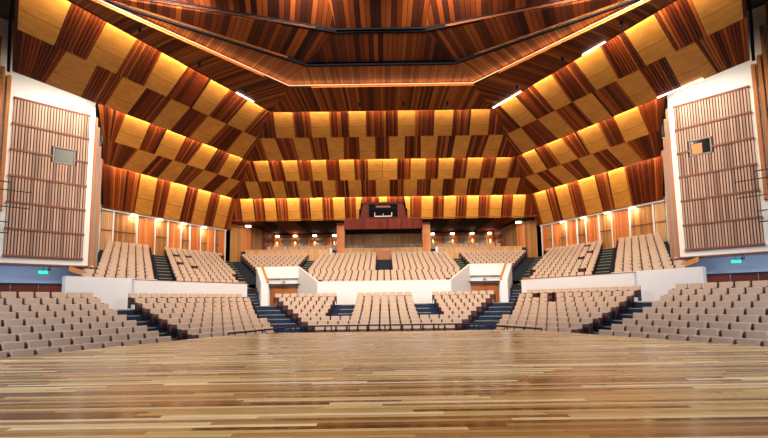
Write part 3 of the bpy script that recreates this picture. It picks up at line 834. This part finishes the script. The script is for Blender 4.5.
    # vertical fins at the end of the wall
    for i, (off, out, zt, mt, lab) in enumerate(((-.03, -.2, 12.6, 'finwood', 'tall timber fin nearest the slatted panel on the %s wall'), (-.2, -.7, 12.2, 'fingrey', 'grey fin second from the %s slatted panel'),
                                       (-.36, -1.2, 11.2, 'finwood', 'timber fin third from the %s slatted panel'), (-.5, -1.8, 10.6, 'fingrey', 'grey fin farthest from the %s slatted panel'))):
        m = MB(); pw = W(off, out, 0)
        nv = nrm*.09; dv = dirn*.12
        prism(m, [(-dv)*1.0, dv*0, nv*1.0, nv-dv], 2.3, zt)
        o = m.build('wall_fin', M[mt]); o.location = (pw.x, pw.y, 0)
        tag(o, lab % w, 'wall fin', 'vertical fins at the end of the %s wall' % w)
    # timber fins towards the stage
    for i, (a, zt, zb, lab) in enumerate(((3.72, 13.6, 6.2, 'timber fin on the %s wall nearest the slatted panel, lowest top'), (3.98, 14.0, 6.2, 'timber fin on the %s wall, second from the slatted panel'),
                                          (4.2, 15.6, 5.8, 'tall timber fin on the %s wall, third from the slatted panel'), (4.5, 16.8, 5.8, 'tallest timber fin on the %s wall, at the picture edge'))):
        m = MB(); pw = W(a, .0, 0); nv = nrm*.28; dv = dirn*.14
        prism(m, [(0, 0), dv, dv+nv, nv], zb, zt)
        o = m.build('wall_fin', M['finwood']); o.location = (pw.x, pw.y, 0)
        tag(o, lab % w, 'wall fin')
    # black pipe frame
    p = W(3.4, .9, 0)
    t = thing('pipe_frame', 'black steel pipe frame with two projecting bars on the %s wall' % w, 'pipe frame', (p.x, p.y, 4.3), math.atan2(dirn.y, dirn.x))
    sg = 1
    m = MB(); m.tube((0, 0, .63), (0, 0, 3.3), .03); m.build('upright', M['black'], t)
    for zz in (.63, 3.3):
        m = MB(); m.tube((0, 0, zz), (2.6, 0, zz), .03); m.build('rail', M['black'], t)
    for zz, xx in ((2.88, -.8), (2.0, -.76), (1.2, 0)):
        m = MB(); m.tube((xx, 0, zz), (2.6, 0, zz), .026); m.build('bar', M['black'], t)
    for xx in (1.2, 2.5):
        m = MB(); m.tube((xx, 0, .63), (xx, -q*.9 if q < 0 else .9, .63), .025); m.build('bracket', M['black'], t)
    # ---------------------------------------------- flank wall behind the balcony seats
    mb = MB(); a, b = H(q, 27.9, 3.4), H(q, 27.9, 15.6); n = NORM[q]*.2; prism(mb, [a, b, b+n, a+n], 4.5, 9)
    struct('wall_%s' % w, mb, M['wallwhite'])
    zt = z_up(11)
    specs = [(4.2, 4.9, 'tan'), (5.05, 6.7, 'brown'), (6.85, 8.2, 'orange'), (8.32, 9.35, 'brown'), (9.45, 10.55, 'orange'), (10.65, 11.45, 'brown'), (11.55, 12.5, 'orange'), (12.65, 13.3, 'brown'), (13.3, 14.05, 'orange'), (14.2, 14.7, 'brown'), (14.7, 15.25, 'orange')]
    names = {'tan': 'tanwood', 'brown': 'brownwood', 'orange': 'orangewood'}
    cnt = 0
    for i, (s0, s1, kd) in enumerate(specs):
        m = MB(); a, b = H(q, 27.75, s0), H(q, 27.75, s1); n = NORM[q]
        twist = .18 if kd == 'orange' else .05
        org = (a+b)/2
        nsl = max(3, int((s1-s0)/.12))
        for k in range(nsl):
            p, r = a.lerp(b, (k+.06)/nsl)-org, a.lerp(b, (k+.94)/nsl)-org
            f0 = n*(twist*(k/nsl)); 
            B = [p-f0, r-f0, r+n*.08, p+n*.08]
            m.hexa([Vector((v.x, v.y, zt)) for v in B], [Vector((v.x, v.y, 8.48)) for v in B], i*50+k+100*q+300, 3)
        o = m.build('timber_wall_panel', M[names[kd]]); o.location = org
        cnt += 1
        tag(o, '%s slatted timber panel behind the %s balcony, %s from the outer end' % ({'tan': 'pale', 'brown': 'brown', 'orange': 'reddish'}[kd], w, ORD1[i]), 'wall panel', 'timber panels behind the %s balcony' % w)
        if kd in ('brown', 'tan'):
            m = MB(); B = [a-org-n*.09, b-org-n*.09, b-org, a-org]; zz = 6.95
            m.hexa([Vector((v.x, v.y, zz)) for v in B], [Vector((v.x, v.y, zz+.08)) for v in B]); m.build('rail', M['batten'], o)
    for i, s_ in enumerate((4.97, 6.78, 8.26, 9.4, 10.6, 11.5, 12.58, 14.12, 15.35)):
        m = MB(); a, b = H(q, 27.6, s_-.05), H(q, 27.6, s_+.05); n = NORM[q]*.25; org = a
        prism(m, [a-org, b-org, b+n-org, a+n-org], zt, 8.52); o = m.build('wall_fin', M['white']); o.location = org
        tag(o, 'white dividing fin on the %s balcony wall, %s from the outer end' % (w, ORD1[i]), 'wall fin', 'white fins on the %s balcony wall' % w)
    mb = MB(); a, b = H(q, 27.55, 4.1), H(q, 27.55, 15.5); n = NORM[q]*.4; prism(mb, [a, b, b+n, a+n], 8.52, 8.66); struct('trim_10', mb, M['white'])

# ------------------------------------------------------------------ rear zone
for q in (-1, 1):
    w = SIDE_NAME[q]
    xs = [(15.9, 39.6), (15.1, 40.6), (14.4, 41.2), (13.9, 43.5), (13.3, 46.2)]
    ms = ['brownwood', 'orangewood', 'brownwood', 'slat']
    for i in range(4):
        a, b = Vector((q*xs[i][0], xs[i][1], 0)), Vector((q*xs[i+1][0], xs[i+1][1], 0)); d = (b-a).normalized(); n = Vector((d.y, -d.x, 0))*.12
        if n.x*q < 0: n = -n
        m = MB(); nsl = max(3, int((b-a).length/.14))
        for k in range(nsl):
            p, r = a.lerp(b, (k+.06)/nsl)-a, a.lerp(b, (k+.94)/nsl)-a
            B = [p, r, r+n, p+n]
            m.hexa([Vector((v.x, v.y, 5.2)) for v in B], [Vector((v.x, v.y, 9.35)) for v in B], i*60+k+900+q*200, 3)
        o = m.build('timber_wall_panel', M[ms[i]]); o.location = a
        tag(o, '%s timber panel at the %s rear corner of the balcony, %s from the flank' % (['brown', 'reddish', 'brown', 'dark'][i], w, ORD1[i]), 'wall panel', 'timber panels at the %s rear corner' % w)
# rear dark slatted soffit from the last tier to the back wall
mb = MB(); plank_surface(mb, (-15.9, CY+Ic[0]-.1, 9.42), (15.9, CY+Ic[0]-.1, 9.42), (15.9, 47.8, 9.46), (-15.9, 47.8, 9.46), 1.15)
struct('ceiling', mb, strips('rear_soffit_wood', [(0, '#1a0a05'), (.45, '#2a1008'), (.55, '#7a3c1c'), (1, '#8a4620')], .85, spec=.1), 'dark striped soffit at the rear of the balcony')
mb = MB(); mb.box(-16, 16, 47.6, 47.9, 5, 10.4); struct('wall_back', mb, M['redwood'])
# beige slatted band across the centre
t = thing('slatted_wall_band', 'long beige slatted band on the back wall below the booth', 'wall panelling', (0, 46.4, 6.4))
m = MB()
for k in range(72): m.box(-4.85+k*.135, -4.85+k*.135+.1, -.05, .05, 0, 2.75, k)
m.build('slats', M['tanwood'], t)
m = MB(); m.box(-4.9, 4.9, .05, .12, 0, 2.8); m.build('backing', M['wallslat_back'], t)
m = MB(); m.box(-4.9, 4.9, -.09, .05, 2.75, 2.85); m.build('cap', M['batten'], t)
# side boxes: grey panels, dark timber, posts with lamps
for q in (-1, 1):
    w = SIDE_NAME[q]
    for i in range(8):
        x0 = 5.2+i*1.02; m = MB(); kd = i % 2
        for k in range(7): m.box(-.48+k*.14, -.48+k*.14+.12, -.04, .04, 0, 2.35, i*20+k)
        o = m.build('rear_wall_panel', M['orangewood' if kd else 'panelgrey']); o.location = (q*(x0+.5), 46.3, 6.5)
        tag(o, '%s rear wall panel on the %s side, %s from the centre pillar' % ('timber' if kd else 'grey', w, ORD1[i]), 'wall panel', 'rear wall panels on the %s side' % w)
    m = MB(); m.box(5.0, 13.5, 46.2, 46.34, 8.95, 9.05) if q > 0 else m.box(-13.5, -5.0, 46.2, 46.34, 8.95, 9.05)
    struct('trim_11', m, M['batten'])
    for i, px in enumerate((275, 293, 313, 333)):
        x = q*abs((px-383)/385*45.6)
        t = thing('wall_lamp', 'glowing wall lamp on a slim post at the %s rear, %s from the pillar' % (w, ORD1[3-i]), 'lamp', (x, 45.9, 6.5), 0, 'rear wall lamps on the %s side' % w)
        m = MB(); m.box(-.07, .07, -.06, .06, 0, 2.45); m.build('post', M['casing'], t)
        m = MB(); m.box(-.2, .2, -.14, .14, 2.46, 2.62); m.build('lamp_head', M['lamp'], t)
    # balustrades
    t = thing('balustrade', 'orange timber balustrade above the %s balcony wing' % w, 'balustrade', (q*10.1, 40.15, z_up(11)))
    m = MB()
    for k in range(63): m.box(-4.4+k*.14, -4.4+k*.14+.125, -.04, .04, 0, 1.3, k+q*70+200)
    m.build('slats', M['balustrade'], t)
    m = MB(); m.box(-4.45, 4.45, -.1, .1, 1.3, 1.36); m.build('cap_rail', M['balustrade'], t)
    m = MB(); m.box(-q*4.55-.12, -q*4.55+.12, -.12, .12, 0, 1.42); m.build('end_post', M['white'], t)
    t = thing('timber_pillar', 'pale timber pillar at the %s end of the centre balustrade' % w, 'pillar', (q*4.5, 40.3, z_up(11)))
    m = MB()
    for k in range(3): m.box(-.42+k*.28, -.42+k*.28+.27, -.3, .3, 0, 3.95, k+q*9+400)
    m.build('shaft', M['orangewood'], t)
    m = MB(); m.box(-.44, .44, -.32, .32, 3.95, 4.05); m.build('cap', M['casing'], t)
    # corner column lamp
    t = thing('ceiling_lamp', 'bright lamp at the top of the %s rear corner panels' % w, 'lamp', (q*14.3, 40.2, 9.12))
    m = MB(); m.box(-.25, .25, -.15, .15, 0, .12); m.build('lamp_head', M['lamp'], t)
    m = MB(); m.box(-.27, .27, -.17, .17, .12, .2); m.build('housing', M['white'], t)
    # wall washers above the flank panels
    for i, s_ in enumerate((6.4, 8.5, 10.7, 12.8)):
        p = H(q, 27.45, s_, 8.5)
        t = thing('wall_washer', 'small bright washer lamp above the %s timber panels, %s from the outer end' % (w, ORD1[i]), 'lamp', tuple(p), ROTZ[q], 'washer lamps along the %s wall' % w)
        m = MB(); m.box(-.22, .22, -.08, .08, -.07, .0); m.build('lamp_face', M['lamp'], t)
        m = MB(); m.box(-.25, .25, -.1, .12, .0, .1); m.build('housing', M['white'], t)
t = thing('balustrade', 'orange timber balustrade across the centre below the booth', 'balustrade', (0, 40.15, z_up(11)))
m = MB()
for k in range(68): m.box(-4.8+k*.141, -4.8+k*.141+.125, -.04, .04, 0, 1.33, k+500)
m.build('slats', M['balustrade'], t)
m = MB(); m.box(-4.85, 4.85, -.1, .1, 1.33, 1.39); m.build('cap_rail', M['balustrade'], t)
m = MB(); m.box(-.7, .7, -.2, -.05, -.6, 1.1); m.build('stair_gate', M['doorwood'], t)
# seats behind the balustrade: heads only
verts = []; faces = []
bm = bmesh.new(); rbox(bm, -.245, .245, .02, .12, .0, .85, .03, 1); um = bpy.data.meshes.new('u'); bm.to_mesh(um); bm.free()
for x in [(-4.2+i*.6) for i in range(15)] + [q*(5.6+i*.6) for q in (-1, 1) for i in range(13)]:
    mt = Matrix.Translation((x, 42.2 if abs(x) < 5 else 42.6, 6.06+.44)); base = len(verts)
    verts.extend([tuple(mt @ v.co) for v in um.vertices]); faces.extend([tuple(base+i for i in p.vertices) for p in um.polygons])
bpy.data.meshes.remove(um)
me = bpy.data.meshes.new('rear_seating'); me.from_pydata(verts, [], faces); me.materials.append(M['fabric'])
tag(link('rear_seating', me), 'row of seat backs just showing over the rear balustrades', 'seating', kind='stuff')

# control booth
t = thing('control_booth', 'dark red timber control booth with black window under the ceiling', 'control booth', (0, 36.2, 0))
def booth_plate():
    m = MB(); Y = 0
    # trapezoid face split round the window; heights in metres
    def qd(x0b, x1b, x0t, x1t, zb, zt, u):
        m.hexa([(x0b, Y, zb), (x1b, Y, zb), (x1b, Y+.12, zb), (x0b, Y+.12, zb)], [(x0t, Y, zt), (x1t, Y, zt), (x1t, Y+.12, zt), (x0t, Y+.12, zt)], u, 1.5)
    def xe(z): return 1.87+(10.55-z)*.235
    zb, zt = 8.93, 10.55; w0, w1, z0, z1 = -1.38, 1.38, 9.1, 10.33
    n = 14
    qd(-xe(zb), -1.38, -xe(z1), -1.38, zb, z1, 3); qd(1.38, xe(zb), 1.38, xe(z1), zb, z1, 5)
    qd(-xe(z1), xe(z1), -xe(zt), xe(zt), z1, zt, 7); qd(w0, w1, w0, w1, zb, z0, 8)
    return m
booth_plate().build('front_panel', M['boothwood'], t)
m = MB()
for k in range(28): m.box(-3.75+k*.268, -3.75+k*.268+.25, 0.02, .12, 7.95, 8.93, k+20)
m.build('lower_panel', strips('booth_stripes', [(0, '#3e1006'), (.5, '#6e2410'), (1, '#521a0a')], .6, spec=.15), t)
m = MB(); m.box(-3.75, 3.75, .14, 1.9, 7.9, 8.05); m.build('underside', M['blackgap'], t)  # black colour stands in for the shadow under the booth
m = MB(); m.box(-2.4, 2.4, 1.6, 1.7, 8.9, 11.0); m.build('back_panel', M['blackgap'], t)
m = MB(); m.box(-2.3, 2.3, .12, 1.6, 8.95, 9.05); m.build('sill', M['batten'], t)
m = MB(); m.box(-.85, .85, .3, .34, 9.2, 9.27); m.box(-.85, -.79, .3, .34, 9.2, 9.6); m.box(.79, .85, .3, .34, 9.2, 9.6); m.box(-.02, .02, .3, .34, 9.2, 9.5)
m.build('window_frame', M['boothframe'], t)
m = MB(); m.box(-.7, .7, .3, .6, 10.1, 10.3); m.build('blind_box', M['batten'], t)

# visible pieces of cove lamps
def led(side, A, z, s0, s1, label):
    a, b = H(side, A, s0, z), H(side, A, s1, z); n = NORM[side]*.07; org = a
    m = MB(); prism(m, [a-org, b-org, b-org-n, a-org-n], -.05, -.015); o = m.build('led_batten', M['ledwhite']); o.location = org
    tag(o, label, 'light')
led(1, Dp[0]-.06, Dp[1]-.02, 4.9, 7.2, 'bright white lamp strip at the right ceiling hip')
led(1, Dp[0]-.06, Dp[1]-.02, -.3, .9, 'short bright lamp strip along the right upper ceiling edge')
led(-1, Dp[0]-.06, Dp[1]-.02, 4.5, 5.8, 'faint lamp strip on the left upper ceiling edge')
led(1, Fp[0]-.06, Fp[1]-.03, -1.9, .3, 'bright lamp strip where the ceiling meets the right white wall')

# ------------------------------------------------------------------ pit rail in front of the first centre rows
def rail(name, pts, label):
    t = thing(name, label, 'railing', tuple(pts[0]))
    o0 = Vector(pts[0])
    for a, b in zip(pts[:-1], pts[1:]):
        a, b = Vector(a)-o0, Vector(b)-o0
        m = MB(); m.tube(a, b, .035); m.build('top_rail', M['black'], t)
        m = MB(); m.tube(a-Vector((0, 0, .45)), b-Vector((0, 0, .45)), .02); m.build('lower_rail', M['black'], t)
        n = max(1, int(round((b-a).length/.85)))
        for k in range(n+1):
            p = a.lerp(b, k/n); m = MB(); m.tube(p, p-Vector((0, 0, .83)), .03); m.build('post', M['black'], t)
zr = .0
rail('guard_rail', [(-4.3, 18.7, zr), (4.3, 18.7, zr)], 'black pipe guard rail before the front centre row')
for q in (-1, 1):
    rail('guard_rail', [tuple(H(q, 6.75, -.4, zr)), tuple(H(q, 6.75, 3.0, zr))], 'black pipe guard rail before the inner %s block' % SIDE_NAME[q])

# ------------------------------------------------------------------ camera
cam = bpy.data.cameras.new('camera'); co = bpy.data.objects.new('camera', cam); C.objects.link(co)
cam.sensor_fit = 'HORIZONTAL'; cam.sensor_width = 36; cam.lens = F_PX/768*36
cam.shift_y = (P_Y-219)/768
cam.clip_end = 300
co.location = (0, 0, EYE)
co.rotation_euler = (Matrix.Rotation(math.radians(90)+PITCH, 4, 'X') @ Matrix.Rotation(-ROLL, 4, 'Z')).to_euler()
bpy.context.scene.camera = co

# ------------------------------------------------------------------ light
def area(name, loc, direction, sx, sy, power, col, along=None, spread=180):
    l = bpy.data.lights.new(name, 'AREA'); l.shape = 'RECTANGLE'; l.size = sx; l.size_y = sy; l.energy = power; l.color = col; l.spread = math.radians(spread)
    o = bpy.data.objects.new(name, l); C.objects.link(o)
    d = Vector(direction).normalized(); zx = -d
    x = Vector(along).normalized() if along is not None else Vector((1, 0, 0))
    x = (x-zx*x.dot(zx)).normalized(); y = zx.cross(x)
    o.matrix_world = Matrix.Translation(loc) @ Matrix((x, y, zx)).transposed().to_4x4()
    return o
WARM = (1, .83, .61); WW = (1, .83, .66); COOL = (.68, .79, 1.0)
LP = dict(cove=395, line=15, house=1020, stage=1100, side=2000, rear=22, wash=26, wall=150, down=720)
for side in (0, -1, 1):
    for (A, z, s0, s1, pw) in ((Dp[0]+.1, Dp[1]+.1, -5.4, 7.3, 1.0), (Fp[0]+.1, Fp[1]+.1, .2, 10.8, 1.0), (Hp[0]+.08, Hp[1]+.08, 2.9, 14, .8)):
        if side == 0: s0 = -s1
        c = H(side, A, (s0+s1)/2, z); al = H(side, 0, 1)-H(side, 0, 0); d = NORM[side]*1.0+Vector((0, 0, .12))
        area('cove_lamp', c, d, s1-s0, .08, LP['cove']*pw*(s1-s0)/12, WARM, al)
for q in (-1, 1):
    c = H(q, Fp[0]+.1, -1.8, Fp[1]+.02); al = H(q, 0, 1)-H(q, 0, 0)
    area('cove_lamp', c, NORM[q]*1.0+Vector((0, 0, -.9)), 3.4, .08, LP['wall'], (1, .9, .78), al)
# downlights in the dark soffit
spots = [(0, 11.6, x) for x in (-4.2, -1.4, 1.4, 4.2)]+[(q, 11.9, s_) for q in (-1, 1) for s_ in (-1.5, 1.5, 4.5)]
for i, (side, A, s_) in enumerate(spots):
    p = H(side, A, s_, 13.52)
    where = 'over the centre seats, %s from the left' % ORD1[i] if side == 0 else 'of the %s flank, %s from the stage' % (SIDE_NAME[side], ORD1[(i-4) % 3])
    t = thing('downlight', 'small round black downlight under the dark soffit %s' % where, 'lamp', tuple(p), 0, 'downlights in the dark soffit')
    m = MB(); m.tube((0, 0, 0), (0, 0, .25), .07, 12); m.build('housing', M['black'], t)
    l = bpy.data.lights.new('downlight_lamp', 'SPOT'); l.energy = LP['down']; l.spot_size = math.radians(130); l.spot_blend = .6; l.shadow_soft_size = .06; l.color = WW
    lo = bpy.data.objects.new('downlight_lamp', l); C.objects.link(lo); lo.location = p+Vector((0, 0, -.1))
    lo.rotation_euler = Vector((-NORM[side].x*.25, -NORM[side].y*.25, 1)).to_track_quat('Z', 'Y').to_euler()
# light line onto plank ceiling
for a, b in (((-C0[0], C0[1]), C0), (C0, C1), ((-C0[0], C0[1]), (-C1[0], C1[1]))):
    a_, b_ = Vector((a[0], a[1], 0)), Vector((b[0], b[1], 0)); d = (b_-a_).normalized(); n = Vector((-d.y, d.x, 0))
    if n.y > 0: n = -n
    area('light_line_lamp', (a_+b_)/2+Vector((0, 0, zC+.07))+n*.1, n*1.0+Vector((0, 0, .6)), (b_-a_).length, .06, LP['line']*(b_-a_).length/10, (1, .75, .5), d)
# house lights in the ceiling over the stage front, turned to the seats
for x, tx in ((-9, -14), (-3, -4), (3, 4), (9, 14)):
    area('house_lamp', (x, 14.3, 14.05), Vector(((tx-x)*.6, 14, -7)), 2.5, .8, LP['house'], WW, spread=140)
area('stage_lamp', (0, 4, 14.5), (0, .15, -1), 10, 4, LP['stage'], (1, .9, .78))
for q in (-1, 1):
    area('side_lamp', (q*15, 3, 9), (-q*.6, .5, -1), 3, 2, LP['side'], COOL)
    dr = Vector((q*.74, -.672, 0)).normalized(); nr = Vector((-q*.672, -.74, 0)).normalized(); pp = Vector((q*17.45, 22.55, 3.3))+dr*3.6-nr*.1
    area('passage_lamp', pp, -nr+Vector((0, 0, -.45)), 5, .08, 26, (.55, .7, 1.0), dr)
    for i, s_ in enumerate((6.4, 8.5, 10.7, 12.8)):
        area('washer_lamp', H(q, 27.35, s_, 8.36), (NORM[q].x*.3, NORM[q].y*.3, -1), .4, .15, LP['wash'], WW)
    for px in (275, 293, 313, 333):
        x = q*abs((px-383)/385*45.6)
        area('rear_lamp', (x, 45.7, 8.3), (0, .1, -1), .4, .2, LP['rear'], WW)
area('rear_lamp', (0, 43, 8.2), (0, .5, -1), 7, .5, 120, WW)
wd = bpy.data.worlds.new('world'); bpy.context.scene.world = wd; wd.use_nodes = True
wd.node_tree.nodes['Background'].inputs[0].default_value = (.02, .02, .02, 1)
sc = bpy.context.scene
sc.view_settings.view_transform = 'Standard'; sc.view_settings.look = 'None'; sc.view_settings.gamma = 1; sc.view_settings.use_curve_mapping = False
sc.view_settings.exposure = 0.0
sc.cycles.max_bounces = 8; sc.cycles.diffuse_bounces = 5
